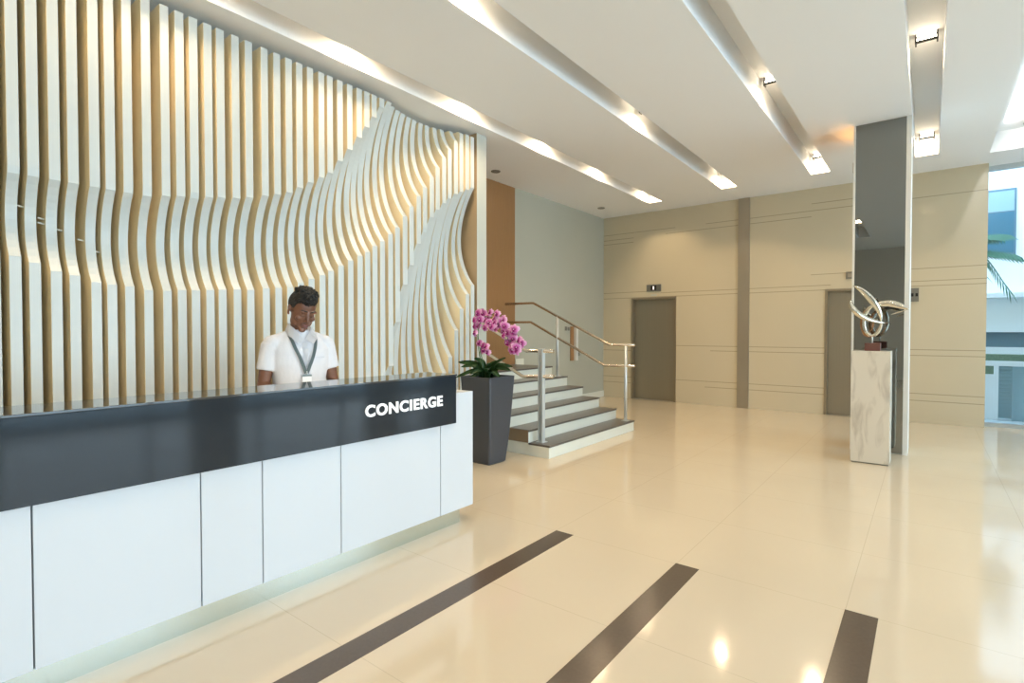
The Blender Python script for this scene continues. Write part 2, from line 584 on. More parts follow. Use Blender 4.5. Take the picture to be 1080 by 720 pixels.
# ------------------------------------------------------------------ cove lamps
LAMP_Y = {0: (-0.1, 1.45, 3.0, 4.53, 6.1, 7.65, 9.45), 1: (-0.2, 3.02, 6.1, 9.3), 2: (-0.2, 3.05, 6.25, 9.35), 3: (-0.2, 3.05, 6.22, 9.32)}
where = ('cove over the slats', 'second cove from the slats', 'third cove from the slats', 'cove beside the pillar')
nth = {3: ('nearest', 'middle', 'farthest')}
for ci, (x0, x1, ye) in enumerate(COVES):
    ys = LAMP_Y[ci]
    for k, y in enumerate(ys):
        xc = (x0 + x1) / 2
        r = empty('cove_lamp', (xc, y, TOP))
        pos = ['first', 'second', 'third', 'fourth', 'fifth', 'sixth', 'seventh'][len(ys) - 1 - k]
        tag(r, 'recessed lamp, %s from the lift wall in the %s' % (pos, where[ci]), 'ceiling lamp', 'recessed lamps in the ceiling coves')
        bm = bmesh.new()
        box(bm, -0.085, -0.072, -0.035, 0.035, -0.085, 0.0)
        box(bm, 0.072, 0.085, -0.035, 0.035, -0.085, 0.0)
        box(bm, -0.072, 0.072, -0.035, -0.030, -0.085, -0.06)
        box(bm, -0.072, 0.072, 0.030, 0.035, -0.035, 0.0)
        obj('lamp_bracket', bm, M['black'], r)
        bm = bmesh.new()
        tube(bm, [(-0.071, 0, -0.045), (0.071, 0, -0.045)], 0.018, 12)
        obj('lamp_tube', bm, M['lamp'], r)
        e = (15, 14, 14, 13)[ci] * LAMP
        area('cove_light', (xc, y, TOP - 0.09), (0, 0, 0), 0.14, 0.06, e, WARM, math.radians(165))

for i, (x, y) in enumerate(((-5.25, 6.33), (-5.15, 9.5))):
    r = empty('downlight', (x, y, H))
    tag(r, ('small round ceiling downlight over the stair landing', 'small round ceiling downlight near the lift wall corner')[i], 'downlight')
    bm = bmesh.new()
    tube(bm, [(0.065 * math.cos(a * PI / 12), 0.065 * math.sin(a * PI / 12), -0.004) for a in range(25)], 0.009, 6)
    obj('rim', bm, M['grey_plate'], r)
    bm = bmesh.new()
    bmesh.ops.create_cone(bm, cap_ends=True, segments=24, radius1=0.05, radius2=0.05, depth=0.006, matrix=Matrix.Translation((0, 0, -0.004)))
    obj('lens', bm, M['grey_plate'], r)

# unseen linear lamps added to whiten the wide recess by the window
for i, y in enumerate((2.2, 4.3, 6.4, 8.5)):
    r = empty('added_recess_lamp', (0.672, y, TOP))
    tag(r, 'added unseen long lamp brightening the wide window side recess, %s from the lift wall' % ('fourth', 'third', 'second', 'first')[i], 'ceiling lamp', 'added unseen long lamps in the wide ceiling recess')
    bx('housing', (-0.025, 0.025, -0.95, 0.95, -0.03, 0), M['white_trim'], r)
    bx('tube', (-0.012, 0.012, -0.93, 0.93, -0.05, -0.03), M['recess_fill'], r)
    area('recess_fill_light', (0.72, y, TOP - 0.05), (0, math.radians(-62), 0), 0.05, 1.9, 26, (1, 0.97, 0.92))
r = empty('ceiling_vent', (1.06, 9.35, TOP))
tag(r, 'grey slotted ceiling vent in the wide recess by the window', 'vent')
bx('backing', (-0.1, 0.35, -0.35, 0.35, -0.02, 0), M['grey_plate'], r)
bm = bmesh.new()
for k in range(8):
    box(bm, -0.1, 0.35, -0.34 + k * 0.088, -0.30 + k * 0.088, -0.04, -0.02)
obj('louvre', bm, M['steel'], r)

# ------------------------------------------------------------------ slatted feature wall
U1 = [(0.2, 2.42), (0.65, 2.409), (0.92, 2.40), (1.393, 2.404), (2.056, 2.514), (2.461, 2.635), (2.881, 2.905), (3.143, 3.24), (3.485, 3.718), (3.7, 3.92), (4.2, 4.2), (5.0, 4.5)]
L1 = [(0.2, 2.0), (0.667, 1.897), (0.866, 1.829), (1.11, 1.755), (1.40, 1.735), (1.695, 1.74), (2.454, 1.811), (2.874, 1.988), (3.302, 2.224), (3.662, 2.494), (3.993, 2.927), (4.433, 3.507), (4.672, 3.795)]
U2 = [(3.40, 0.2), (3.566, 0.927), (3.656, 1.42), (3.787, 1.927), (3.991, 2.408), (4.205, 2.756), (4.509, 3.03), (4.924, 3.218)]
L2 = [(3.40, -0.6), (3.8, -0.1), (4.15, 0.45), (4.302, 0.80), (4.456, 1.086), (4.584, 1.475), (4.699, 1.784), (4.835, 1.964), (4.956, 2.101)]
XFIN = -4.43


def recess(y, z):
    d = 0.0
    for U, L in ((U1, L1), (U2, L2)):
        if U is U2 and y < 3.40:
            continue
        zu, zl = interp(U, y), interp(L, y)
        if zu > z > zl:
            t = (z - zl) / (zu - zl)
            c = zu - zl
            dep = min(0.19 * c, 0.27)
            s = (4 * t * (1 - t))
            s = s ** 0.9 * (1 - 0.15 * (t - 0.5))
            d = max(d, dep * s)
    return d


ys = [0.686, 0.778, 0.882, 0.977, 1.091, 1.179, 1.282, 1.397, 1.517, 1.614, 1.710, 1.814, 1.906, 2.022, 2.130, 2.229, 2.371, 2.479, 2.579, 2.684, 2.796, 2.886, 2.994, 3.103, 3.212, 3.302, 3.392, 3.487]
ys[15] = 2.262
pitch = [0.095, 0.112, 0.093, 0.106]
base_y = ys[-1]
for q in range(1, 15):
    ys.append(base_y + (4.862 - base_y) * q / 14 + (0.006 if q % 2 and q < 14 else 0))
low = 0.686
k = 0
while low > -0.55:
    low -= pitch[k % 4]
    k += 1
    ys.insert(0, low)
fw = empty('slatted_feature_wall', (-4.80, 2.2, 0))
tag(fw, 'wavy sculpted wall of white vertical slats with painted-in tan bounce light behind the concierge desk', 'feature wall')
FT = 0.058
ZT = 3.81
for y in ys:
    FT = 0.056 if y < 1.6 else 0.060 if y < 2.5 else 0.060 + 0.004 * min(1, (y - 2.5) / 1.5)
    bm = bmesh.new()
    zs = sorted(set([0.0, ZT] + [round(0.6 + i * 0.045, 3) for i in range(72) if 0.6 + i * 0.045 < ZT - 0.02] +
                    [z for z in (interp(U1, y), interp(L1, y)) if 0.02 < z < ZT - 0.02] +
                    ([z for z in (interp(U2, y), interp(L2, y)) if 0.02 < z < ZT - 0.02] if y > 3.4 else [])))
    zz = [zs[0]]
    for z in zs[1:]:
        if z - zz[-1] > 0.012 or z == ZT:
            zz.append(z)
    rows = []
    yo = -2.2
    for z in zz:
        xf = XFIN - recess(y, z) + 4.80
        rows.append([bm.verts.new((xf, y + yo, z)), bm.verts.new((xf, y + FT + yo, z)),
                     bm.verts.new((0.0, y + FT + yo, z)), bm.verts.new((0.0, y + yo, z))])
    for a, b in zip(rows, rows[1:]):
        for i in range(4):
            f = bm.faces.new((a[i], a[(i + 1) % 4], b[(i + 1) % 4], b[i]))
            f.material_index = 0 if i == 0 else 1
    f = bm.faces.new(rows[0][::-1])
    f.material_index = 0
    f = bm.faces.new(rows[-1])
    f.material_index = 0
    fo = obj('slat', bm, [M['white_fin'], M['tan']], fw)
    # short fixing pegs seen on the sides of the nearest slats
    pegs = {0.778: [2.22], 0.882: [2.16, 2.13], 0.977: [2.10], 1.091: [2.05], 1.179: [1.98]}.get(round(y, 3), [])
    for z in pegs:
        bm = bmesh.new()
        x = XFIN - recess(y, z) + 4.80 - 0.03
        tube(bm, [(x, y + yo - 0.035, z + 0.006), (x - 0.012, y + yo + 0.002, z)], 0.006, 6)
        obj('fixing_peg', bm, M['white_trim'], fo)

# ------------------------------------------------------------------ concierge desk
desk = empty('concierge_desk', (-3.1, 0.8, 0))
tag(desk, 'long white reception desk with black fascia reading CONCIERGE on a steel plinth', 'reception desk')
dx, dy = 3.1, -0.8
YD0 = -1.9


def db(nm, d, m, bev=0.0):
    return bx(nm, (d[0] + dx, d[1] + dx, d[2] + dy, d[3] + dy, d[4], d[5]), m, desk, bev)
db('fascia', (-2.76, -2.70, YD0, 2.805, 0.76, 1.105), M['fascia'], 0.002)
db('glass_ledge', (-3.02, -2.695, YD0, 2.81, 1.105, 1.117), M['ledge'], 0.002)
db('ledge_back', (-3.02, -2.98, YD0, 2.79, 0.76, 1.105), M['white_panel'])
db('worktop', (-3.42, -2.96, YD0, 2.79, 0.72, 0.76), M['worktop'], 0.004)
db('body', (-3.38, -2.775, YD0 + 0.02, 2.78, 0.10, 0.72), M['white_trim'])
seams = [YD0, -0.55, 0.475, 1.085, 1.385, 1.858, 2.678, 3.02]
for a, b in zip(seams, seams[1:]):
    last = b == 3.02
    bm = bmesh.new()
    if last:
        # end panel wraps the corner and rises beside the black fascia
        box(bm, -2.775 + dx, -2.735 + dx, a + 0.003 + dy, 2.806 + dy, 0.105, 0.76)
        box(bm, -3.40 + dx, -2.735 + dx, 2.806 + dy, b + dy, 0.105, 0.972)
        obj('end_block', bm, M['white_panel'], desk)
    else:
        box(bm, -2.775 + dx, -2.735 + dx, a + 0.003 + dy, b - 0.003 + dy, 0.105, 0.757)
        obj('front_panel', bm, M['white_panel'], desk, bevel=0.0015)
db('plinth', (-3.30, -2.752, YD0 + 0.05, 2.89, 0.0, 0.105), M['kick'])
# lettering
fc = bpy.data.curves.new('lettering_curve', 'FONT')
fc.body = 'CONCIERGE'
fc.size = 0.1
fc.extrude = 0.004
fc.offset = 0.0030
fc.space_character = 1.12
fo = bpy.data.objects.new('tmp_text', fc)
col.objects.link(fo)
bpy.context.view_layer.update()
dg = bpy.context.evaluated_depsgraph_get()
tm = bpy.data.meshes.new_from_object(fo.evaluated_get(dg))
bpy.data.objects.remove(fo)
xsn = [v.co.x for v in tm.vertices]
ysn = [v.co.y for v in tm.vertices]
wx, wy = max(xsn) - min(xsn), max(ysn) - min(ysn)
x_0, y_0 = min(xsn), min(ysn)
for v in tm.vertices:
    u = (v.co.x - x_0) / wx * 0.655
    h = (v.co.y - y_0) / wy * 0.074
    v.co = Vector((-2.697 + dx + v.co.z, 2.006 + u + dy, 0.902 + h))
tm.name = 'lettering'
tm.materials.clear()
tm.materials.append(M['letter'])
lo = bpy.data.objects.new('lettering', tm)
col.objects.link(lo)
lo.parent = desk
lo['label'] = 'white raised capital letters spelling CONCIERGE'
# warm strip light under the desk front and behind the desk
area('desk_work_light', (-3.07, 1.6, 0.98), (0, math.radians(-35), 0), 0.05, 2.0, 5, (1, 0.85, 0.62))

# ------------------------------------------------------------------ stairs
RIS, TR = 0.145, 0.283
SX, SY0, SY1 = -3.325, 4.94, 7.125
st = empty('staircase', (SX, (SY0 + SY1) / 2, 0))
tag(st, 'six step staircase with pale risers and dark granite treads, left of the lift doors', 'stairs')
cy = (SY0 + SY1) / 2
for i in range(6):
    x1 = -i * TR
    x0 = -(i + 1) * TR
    ylow = SY0 - cy if x1 + SX > -4.40 else 5.16 - cy
    if x0 + SX < -4.42:
        ylow = 5.16 - cy
    bm = bmesh.new()
    box(bm, x0 if i < 5 else -2.27, x1, ylow, SY1 - cy, 0 if i == 0 else i * RIS, (i + 1) * RIS - 0.022)
    s = obj('step', bm, M['riser'] if i == 0 else M['riser'], st)
    bm = bmesh.new()
    box(bm, (x0 if i < 5 else -2.27) - 0.0, x1 + 0.012, ylow - 0.004, SY1 - cy + 0.004, (i + 1) * RIS - 0.022, (i + 1) * RIS)
    obj('tread', bm, M['tread'], s, bevel=0.002)
# filler mass under the upper steps so the flight is solid
bm = bmesh.new()
for i in range(1, 6):
    x0 = -(i + 1) * TR if i < 5 else -2.27
    x1 = -i * TR
    ylow = SY0 - cy + 0.01 if x0 + SX > -4.42 else 5.17 - cy
    box(bm, x0 + 0.005, x1 - 0.002, ylow, SY1 - cy - 0.002, 0, i * RIS - 0.002)
obj('stair_core', bm, M['riser'], st)
bm = bmesh.new()
for i in range(1, 4):
    box(bm, max(-(i + 1) * TR, -1.10), -i * TR, SY0 - cy - 0.012, SY0 - cy - 0.004 + 0.002, RIS, (i + 1) * RIS - 0.004)
obj('side_cladding', bm, M['stringer'], st)


def handrail(label, y, px, ends, posts, flat_post=False):
    r = empty('handrail', (px, y, 0.145))
    tag(r, label, 'handrail')
    for line in ends:
        bm = bmesh.new()
        tube(bm, [(x - px, 0, z - 0.145) for x, z in line], 0.02, 12)
        o = obj('rail', bm, M['warm_steel'], r, smooth=False)
    for x, z0, z1 in posts:
        bm = bmesh.new()
        if flat_post:
            box(bm, x - px - 0.030, x - px - 0.006, -0.03, 0.03, z0 - 0.145, z1 - 0.145)
            box(bm, x - px + 0.006, x - px + 0.030, -0.03, 0.03, z0 - 0.145, z1 - 0.145)
            box(bm, x - px - 0.006, x - px + 0.006, -0.02, 0.02, z0 - 0.145, z0 - 0.125)
            box(bm, x - px - 0.05, x - px + 0.05, -0.05, 0.05, z0 - 0.145, z0 - 0.137)
            obj('post', bm, M['steel'], r)
        else:
            tube(bm, [(x - px, 0, z0 - 0.145), (x - px, 0, z1 - 0.145)], 0.021, 12)
            box(bm, x - px - 0.045, x - px + 0.045, -0.045, 0.045, z0 - 0.145, z0 - 0.137)
            obj('post', bm, M['steel'], r)
handrail('double steel handrail on the right side of the stairs, beside the grey wall', 7.0, -3.45,
         [[(-3.255, 1.233), (-3.65, 1.229), (-5.02, 1.882), (-5.59, 1.882)],
          [(-3.255, 0.938), (-3.73, 0.925), (-5.066, 1.574), (-5.59, 1.574)]],
         [(-3.395, 0.145, 1.22), (-4.555, 0.725, 1.66)])
handrail('double steel handrail on the left side of the stairs, beside the orchid planter', 5.06, -3.50,
         [[(-3.345, 1.20), (-3.73, 1.198), (-5.10, 1.85), (-5.35, 1.85)],
          [(-3.345, 0.915), (-3.775, 0.89), (-5.12, 1.53), (-5.35, 1.53)]],
         [(-3.51, 0.145, 1.225), (-4.7, 0.87, 1.66)], True)

# wall items beside the stairs
r = empty('wall_door_pull', (-5.6, 9.15, 0.84))
tag(r, 'tall narrow tan and white pull plate on the grey wall behind the handrail', 'pull plate')
bx('plate', (0, 0.02, -0.085, 0.03, 0, 0.68), M['brown_panel'], r)
bx('edge_strip', (0, 0.075, 0.03, 0.10, 0, 0.68), M['white_trim'], r)
t = tag(bx('wall_sign', (-5.6, -5.588, 8.87, 8.94, 1.44, 1.52), M['grey_plate']), 'small dark square switch on the grey wall', 'switch')
t = tag(bx('wall_switch', (-5.6, -5.59, 8.98, 9.03, 1.44, 1.51), M['grey_plate']), 'small pale switch beside the dark square one on the grey wall', 'switch')
t = tag(bx('wall_socket', (-5.6, -5.588, 9.36, 9.42, 0.93, 1.0), M['grey_plate']), 'small grey plate right of the tall pull plate on the grey wall', 'switch')

# lift indicator boxes
r = empty('lift_indicator', (-4.445, YF, 2.245))
tag(r, 'lift floor indicator with dark display above the lift door by the stairs', 'lift indicator')
bx('housing', (-0.155, 0.155, -0.02, 0, 0, 0.14), M['grey_plate'], r, 0.003)
dsp = bx('display', (-0.06, 0.06, -0.026, -0.02, 0.02, 0.12), M['black'], r)
bm = bmesh.new()
box(bm, -0.012, 0.012, -0.029, -0.026, 0.035, 0.105)
obj('digit', bm, M['digit'], dsp)
bx('lift_number', (-0.06, 0.06, -0.004, 0, -0.09, -0.06), M['partition'], r)
r = empty('lift_indicator', (-1.02, YF, 2.295))
tag(r, 'small square grey plate above the lift door behind the sculpture', 'lift indicator')
bx('housing', (-0.06, 0.05, -0.02, 0, 0, 0.12), M['grey_plate'], r)
bx('display', (-0.035, 0.025, -0.024, -0.02, 0.03, 0.09), M['strip'], r)
r = empty('call_panel', (-0.165, YF, 1.89))
tag(r, 'grey rectangular panel with two dark marks on the stone wall right of the mirrored pillar', 'call panel')
bx('housing', (-0.055, 0.055, -0.02, 0, 0, 0.21), M['grey_plate'], r)
for sx in (-0.028, 0.028):
    bx('button', (sx - 0.016, sx + 0.016, -0.026, -0.02, 0.08, 0.13), M['black'], r)

# ------------------------------------------------------------------ mirrored pillar
p = empty('mirrored_pillar', (-0.455, 7.6, 0))
tag(p, 'floor to ceiling pillar faced with dark smoked mirror and white edges behind the pedestal', 'pillar')
bx('core', (-0.195, 0.265, 0.012, 0.55, 0, H), M['partition'], p)
bx('mirror_face', (-0.245, 0.243, 0.0, 0.012, 0.01, H), M['mirror'], p)
bx('edge_trim', (-0.268, -0.245, -0.012, 0.03, 0, H), M['white_trim'], p)
bx('edge_trim', (0.243, 0.29, -0.012, 0.55, 0, H), M['white_trim'], p)
bx('copper_side', (-0.20, -0.195, 0.03, 0.55, 0, H), M['copper'], p)
# uplight added out of sight to cast an orange glow on the ceiling
r = empty('added_pillar_uplight', (-0.690, 7.88, 3.35))
tag(r, 'small added uplight, unseen, warming the ceiling beside the mirrored pillar', 'uplight')
bm = bmesh.new()
box(bm, -0.04, 0.04, -0.2, 0.2, 0, 0.02)
box(bm, -0.045, -0.04, -0.2, 0.2, 0, 0.12)
box(bm, -0.045, 0.04, -0.205, -0.2, 0, 0.12)
box(bm, -0.045, 0.04, 0.2, 0.205, 0, 0.12)
obj('housing', bm, M['copper'], r)
area('uplight', (-0.690, 7.88, 3.40), (PI, math.radians(25), 0), 0.05, 0.36, 2.6, (1.0, 0.55, 0.22), math.radians(150))  # added warm light for the ceiling beside the pillar

# ------------------------------------------------------------------ pedestal and sculpture
PX0, PX1, PY0, PY1, PZ = -0.652, -0.300, 6.87, 7.20, 1.215
r = empty('marble_pedestal', ((PX0 + PX1) / 2, (PY0 + PY1) / 2, 0))
tag(r, 'tall square white veined marble pedestal in front of the mirrored pillar', 'pedestal')
w = (PX1 - PX0) / 2
bx('shaft', (-w, w, -0.165, 0.165, 0.012, PZ), M['marble'], r, 0.003)
bx('base_shadow_gap', (-w + 0.01, w - 0.01, -0.155, 0.155, 0, 0.012), M['grey_plate'], r)

sc = empty('metal_sculpture', (-0.47, 7.03, PZ))
tag(sc, 'abstract polished metal sculpture of crescent blades and a ring on the pedestal', 'sculpture')


def blade(nm, pts, rmax, m, tip0=0.15, tip1=0.15, flat=(1, 0.45), peak=0.5):
    pp = spline([(x + 0.47, y - 7.03, z - PZ) for x, y, z in pts], 6)
    n = len(pp)
    rr = []
    for i in range(n):
        t = i / (n - 1)
        a = (t / peak) if t < peak else (1 - t) / (1 - peak)
        e = tip0 if t < peak else tip1
        rr.append(1.25 * rmax * (e + (1 - e) * math.sin(a * PI / 2)))
    bm = bmesh.new()
    tube(bm, pp, rr, 14, flat)
    return obj(nm, bm, m, sc)
blade('blade', [(-0.647, 6.90, 1.925), (-0.598, 6.90, 1.897), (-0.549, 6.92, 1.852), (-0.5, 6.94, 1.793), (-0.461, 6.95, 1.734), (-0.428, 6.96, 1.676), (-0.403, 6.97, 1.607), (-0.393, 6.98, 1.533)], 0.027, M['chrome'], flat=(0.6, 1))
blade('blade', [(-0.662, 6.86, 1.765), (-0.652, 6.86, 1.704), (-0.615, 6.87, 1.645), (-0.563, 6.89, 1.596), (-0.505, 6.92, 1.560), (-0.438, 6.95, 1.535), (-0.360, 6.99, 1.518)], 0.052, M['chrome'], 0.25, 0.1, flat=(0.5, 1), peak=0.35)
blade('blade', [(-0.470, 7.02, 1.700), (-0.44, 7.02, 1.710), (-0.395, 7.02, 1.722), (-0.34, 7.02, 1.728), (-0.284, 7.02, 1.716), (-0.23, 7.01, 1.695), (-0.194, 7.0, 1.678), (-0.158, 6.99, 1.662)], 0.030, M['chrome'], 0.3, 0.15, flat=(0.6, 1))
blade('blade', [(-0.318, 7.03, 1.604), (-0.274, 7.03, 1.622), (-0.22, 7.02, 1.640), (-0.160, 6.99, 1.658)], 0.011, M['chrome'], 0.2, 0.3)
ring = [(-0.393, 7.00, 1.535), (-0.404, 7.02, 1.471), (-0.432, 7.03, 1.408), (-0.479, 7.04, 1.378), (-0.528, 7.04, 1.414), (-0.553, 7.04, 1.495), (-0.549, 7.03, 1.576), (-0.525, 7.02, 1.645), (-0.487, 7.01, 1.696), (-0.443, 7.01, 1.708)]
blade('ring', ring, 0.016, M['chrome'], 0.7, 0.7, flat=(1, 1))
blade('copper_band', [(x - 0.018, y + 0.035, z - 0.006) for x, y, z in ring[1:]], 0.030, M['copper'], 0.3, 0.4, flat=(0.5, 1))
blade('inner_blade', [(-0.50, 7.03, 1.60), (-0.47, 7.04, 1.54), (-0.475, 7.05, 1.46), (-0.50, 7.04, 1.42)], 0.014, M['copper'], 0.2, 0.2)
bm = bmesh.new()
tube(bm, [(-0.475 + 0.47, 0.0, 0.084), (-0.475 + 0.47, 0.0, 0.165)], 0.008, 10)
obj('pin', bm, M['steel'], sc)
bx('base_block', (-0.07, 0.072, -0.07, 0.07, 0, 0.085), M['wood_block'], sc, 0.003)

# ------------------------------------------------------------------ planter and orchid
pl = empty('tall_planter', (-3.795, 4.435, 0))
tag(pl, 'tall tapered square charcoal planter between the desk and the stairs', 'planter')
HB, WB, WT = 0.94, 0.145, 0.215
bm = bmesh.new()


def ringsq(w, z, rnd=0.02, n=4):
    out = []
    for cx, cyy, a0 in ((1, 1, 0), (-1, 1, 90), (-1, -1, 180), (1, -1, 270)):
        for k in range(n + 1):
            a = math.radians(a0 + 90 * k / n)
            out.append(bm.verts.new((cx * (w - rnd) + rnd * math.cos(a), cyy * (w - rnd) + rnd * math.sin(a), z)))
    return out
rings = [ringsq(WB - 0.008, 0), ringsq(WB, 0.012), ringsq(WB + 0.012, 0.12)]
for k in range(1, 9):
    t = k / 8
    rings.append(ringsq(WB + 0.012 + (WT - WB - 0.012) * (t ** 0.8), 0.12 + (HB - 0.12) * t))
rings.append(ringsq(WT - 0.018, HB))
rings.append(ringsq(WT - 0.03, HB - 0.09))
for a, b in zip(rings, rings[1:]):
    n = len(a)
    for k in range(n):
        bm.faces.new((a[k], a[(k + 1) % n], b[(k + 1) % n], b[k]))
bm.faces.new(rings[0][::-1])
bm.faces.new(rings[-1])
obj('pot_shell', bm, M['planter'], pl)
bm = bmesh.new()
bmesh.ops.create_grid(bm, x_segments=18, y_segments=18, size=WT - 0.032, matrix=Matrix.Translation((0, 0, HB - 0.03)))
for v in bm.verts:
    v.co.z += 0.012 * noise.noise(v.co * 40) - 0.02 * (abs(v.co.x) > 0.17 or abs(v.co.y) > 0.17)
box(bm, -WT + 0.05, WT - 0.05, -WT + 0.05, WT - 0.05, HB - 0.085, HB - 0.05)
obj('bark_fill', bm, M['soil'], pl)

oc = empty('potted_orchid', (-3.795, 4.435, HB - 0.04))
tag(oc, 'purple pink orchid with arching flower stems in the tall charcoal planter', 'orchid')
ox, oy, oz = -3.795, 4.435, HB - 0.04


def leaf(pts, wid, name='leaf', m=None, parent=None, nrm=None):
    pp = spline(pts, 5)
    n = len(pp)
    bm = bmesh.new()
    rows = []
    for i, q in enumerate(pp):
        t = i / (n - 1)
        tan = (pp[min(i + 1, n - 1)] - pp[max(i - 1, 0)]).normalized()
        side = tan.cross(nrm or Vector((0.35, -0.55, 0.75)))
        if side.length < 1e-3:
            side = Vector((1, 0, 0))
        side.normalize()
        upv = side.cross(tan)
        w = 1.15 * wid * (math.sin(PI * min(1, 0.12 + t * 0.88)) ** 0.42) if i < n - 1 else wid * 0.2
        rows.append([bm.verts.new(q - side * w + upv * w * 0.35), bm.verts.new(q), bm.verts.new(q + side * w + upv * w * 0.35)])
    for a, b in zip(rows, rows[1:]):
        for k in range(2):
            f = bm.faces.new((a[k], a[k + 1], b[k + 1], b[k]))
            f.smooth = True
    geo = bm.faces[:]
    bmesh.ops.solidify(bm, geom=geo, thickness=0.003)
    return obj(name, bm, m or M['leaf'], parent or oc)


base = Vector((0, 0, 0.01))
leaves = [((-0.42, -0.02, 0.175), 0.12, 0.043), ((-0.30, -0.10, 0.13), 0.14, 0.035), ((-0.15, -0.05, 0.23), 0.13, 0.033),
          ((-0.27, -0.22, 0.02), 0.13, 0.030), ((-0.18, -0.20, -0.03), 0.10, 0.025), ((0.27, -0.02, 0.245), 0.09, 0.036),
          ((0.35, -0.05, 0.12), 0.12, 0.040), ((0.15, -0.16, 0.12), 0.11, 0.036), ((-0.05, -0.22, 0.07), 0.11, 0.034),
          ((0.22, 0.16, 0.14), 0.13, 0.036), ((-0.12, 0.24, 0.16), 0.13, 0.036), ((0.30, -0.16, 0.05), 0.11, 0.034), ((0.05, 0.1, 0.2), 0.1, 0.03)]
for tip, lift, wd in leaves:
    tip = Vector(tip)
    mid = (base + tip) / 2 + Vector((0, 0, lift * 0.55))
    st0 = Vector((tip.x * 0.12, tip.y * 0.12, 0.0))
    leaf([st0, (st0 + mid) / 2 + Vector((0, 0, 0.03)), mid, tip], wd)


def stem(pts, r0=0.005):
    bm = bmesh.new()
    pp = spline(pts, 8)
    tube(bm, pp, [r0 * (1 - 0.5 * i / len(pp)) for i in range(len(pp))], 7)
    return obj('stem', bm, M['stem'], oc)


def L(x, z, y=4.42):
    return (x - ox, y - oy, z - oz)
stem([L(-3.80, 0.91, 4.44), L(-3.87, 1.15), L(-3.92, 1.40), L(-3.86, 1.57), L(-3.74, 1.58), L(-3.62, 1.53), L(-3.50, 1.44), L(-3.40, 1.32)])
stem([L(-3.81, 0.91, 4.45), L(-3.90, 1.1, 4.44), L(-3.95, 1.35, 4.45), L(-3.92, 1.52, 4.46), L(-3.78, 1.61, 4.45), L(-3.62, 1.60, 4.44), L(-3.50, 1.50, 4.43), L(-3.36, 1.38, 4.42)])
stem([L(-3.79, 0.91, 4.42), L(-3.85, 1.05, 4.40), L(-3.86, 1.2, 4.38), L(-3.80, 1.27, 4.36), L(-3.74, 1.24, 4.35)], 0.004)


def flower_mesh(seed):
    rr = random.Random(seed)
    bm = bmesh.new()
    # five petals in the local XZ plane facing -Y, two wide ones at the sides
    for ang, ln, wd in ((90, 0.040, 0.016), (18, 0.044, 0.026), (162, 0.044, 0.026), (-52, 0.038, 0.016), (-128, 0.038, 0.016)):
        a = math.radians(ang + rr.uniform(-6, 6))
        d = Vector((math.cos(a), 0, math.sin(a)))
        s = Vector((-math.sin(a), 0, math.cos(a)))
        rows = []
        for i in range(6):
            t = i / 5
            w = wd * math.sin(PI * (0.12 + 0.80 * t)) ** 0.7
            bend = -0.010 * math.sin(PI * t) + 0.012 * t * t
            c = d * (0.004 + ln * t) + Vector((0, bend, 0))
            rows.append([bm.verts.new(c - s * w + Vector((0, 0.004, 0))), bm.verts.new(c - Vector((0, 0.002, 0))), bm.verts.new(c + s * w + Vector((0, 0.004, 0)))])
        for r0, r1 in zip(rows, rows[1:]):
            for k in range(2):
                f = bm.faces.new((r0[k], r0[k + 1], r1[k + 1], r1[k]))
                f.smooth = True
    bmesh.ops.solidify(bm, geom=bm.faces[:], thickness=0.0015)
    return bm


def lip_mesh():
    bm = bmesh.new()
    ball(bm, (0, -0.010, -0.006), 0.0125, 2, (0.9, 0.9, 1.25))
    ball(bm, (-0.010, -0.008, 0.002), 0.007, 2)
    ball(bm, (0.010, -0.008, 0.002), 0.007, 2)
    return bm


FL = [(-3.94, 1.548), (-3.941, 1.484), (-3.914, 1.408), (-3.852, 1.558), (-3.794, 1.581), (-3.871, 1.622), (-3.817, 1.466), (-3.719, 1.517), (-3.631, 1.612), (-3.675, 1.46), (-3.767, 1.632), (-3.537, 1.549), (-3.573, 1.426), (-3.616, 1.499), (-3.494, 1.481), (-3.473, 1.409), (-3.515, 1.386), (-3.396, 1.42), (-3.424, 1.348), (-3.487, 1.303), (-3.396, 1.282), (-3.32, 1.333), (-3.459, 1.226), (-3.34, 1.261), (-3.879, 1.298), (-3.795, 1.27), (-3.742, 1.26), (-3.856, 1.217), (-3.75, 1.202), (-3.667, 1.556), (-3.587, 1.56), (-3.682, 1.494)]
rf = random.Random(11)
FL += [(x + rf.uniform(-0.03, 0.03), z + rf.uniform(-0.035, 0.03)) for x, z in FL[1:24:2]]
protos = []
for i, (x, z) in enumerate(FL):
    if i < 4:
        f = obj('flower', flower_mesh(i), M['petal'], oc)
        lp = obj('lip', lip_mesh(), M['lip'], f)
        bm = bmesh.new()
        ball(bm, (0, -0.020, 0.004), 0.0048, 1)
        pc = obj('column', bm, M['pollen'], f)
        protos.append((f, lp, pc))
    else:
        src = protos[i % 4]
        f = src[0].copy()
        col.objects.link(f)
        f.parent = oc
        for c in src[1:]:
            d = c.copy()
            col.objects.link(d)
            d.parent = f
    f.location = L(x, z, 4.40 + random.uniform(-0.05, 0.05))
    toward = random.uniform(-0.5, 0.75)
    f.rotation_euler = (random.uniform(-0.35, 0.25), random.uniform(-0.3, 0.3), toward)
    s = random.uniform(0.85, 1.05)
    f.scale = (s * 1.22, s * 1.22, s * 1.22)


# ------------------------------------------------------------------ person
PXY = (-3.56, 2.085)
person = empty('person', (PXY[0], PXY[1], 0), math.radians(90 - 12))
tag(person, 'person in white short sleeved shirt with grey lanyard, looking down behind the desk', 'person')


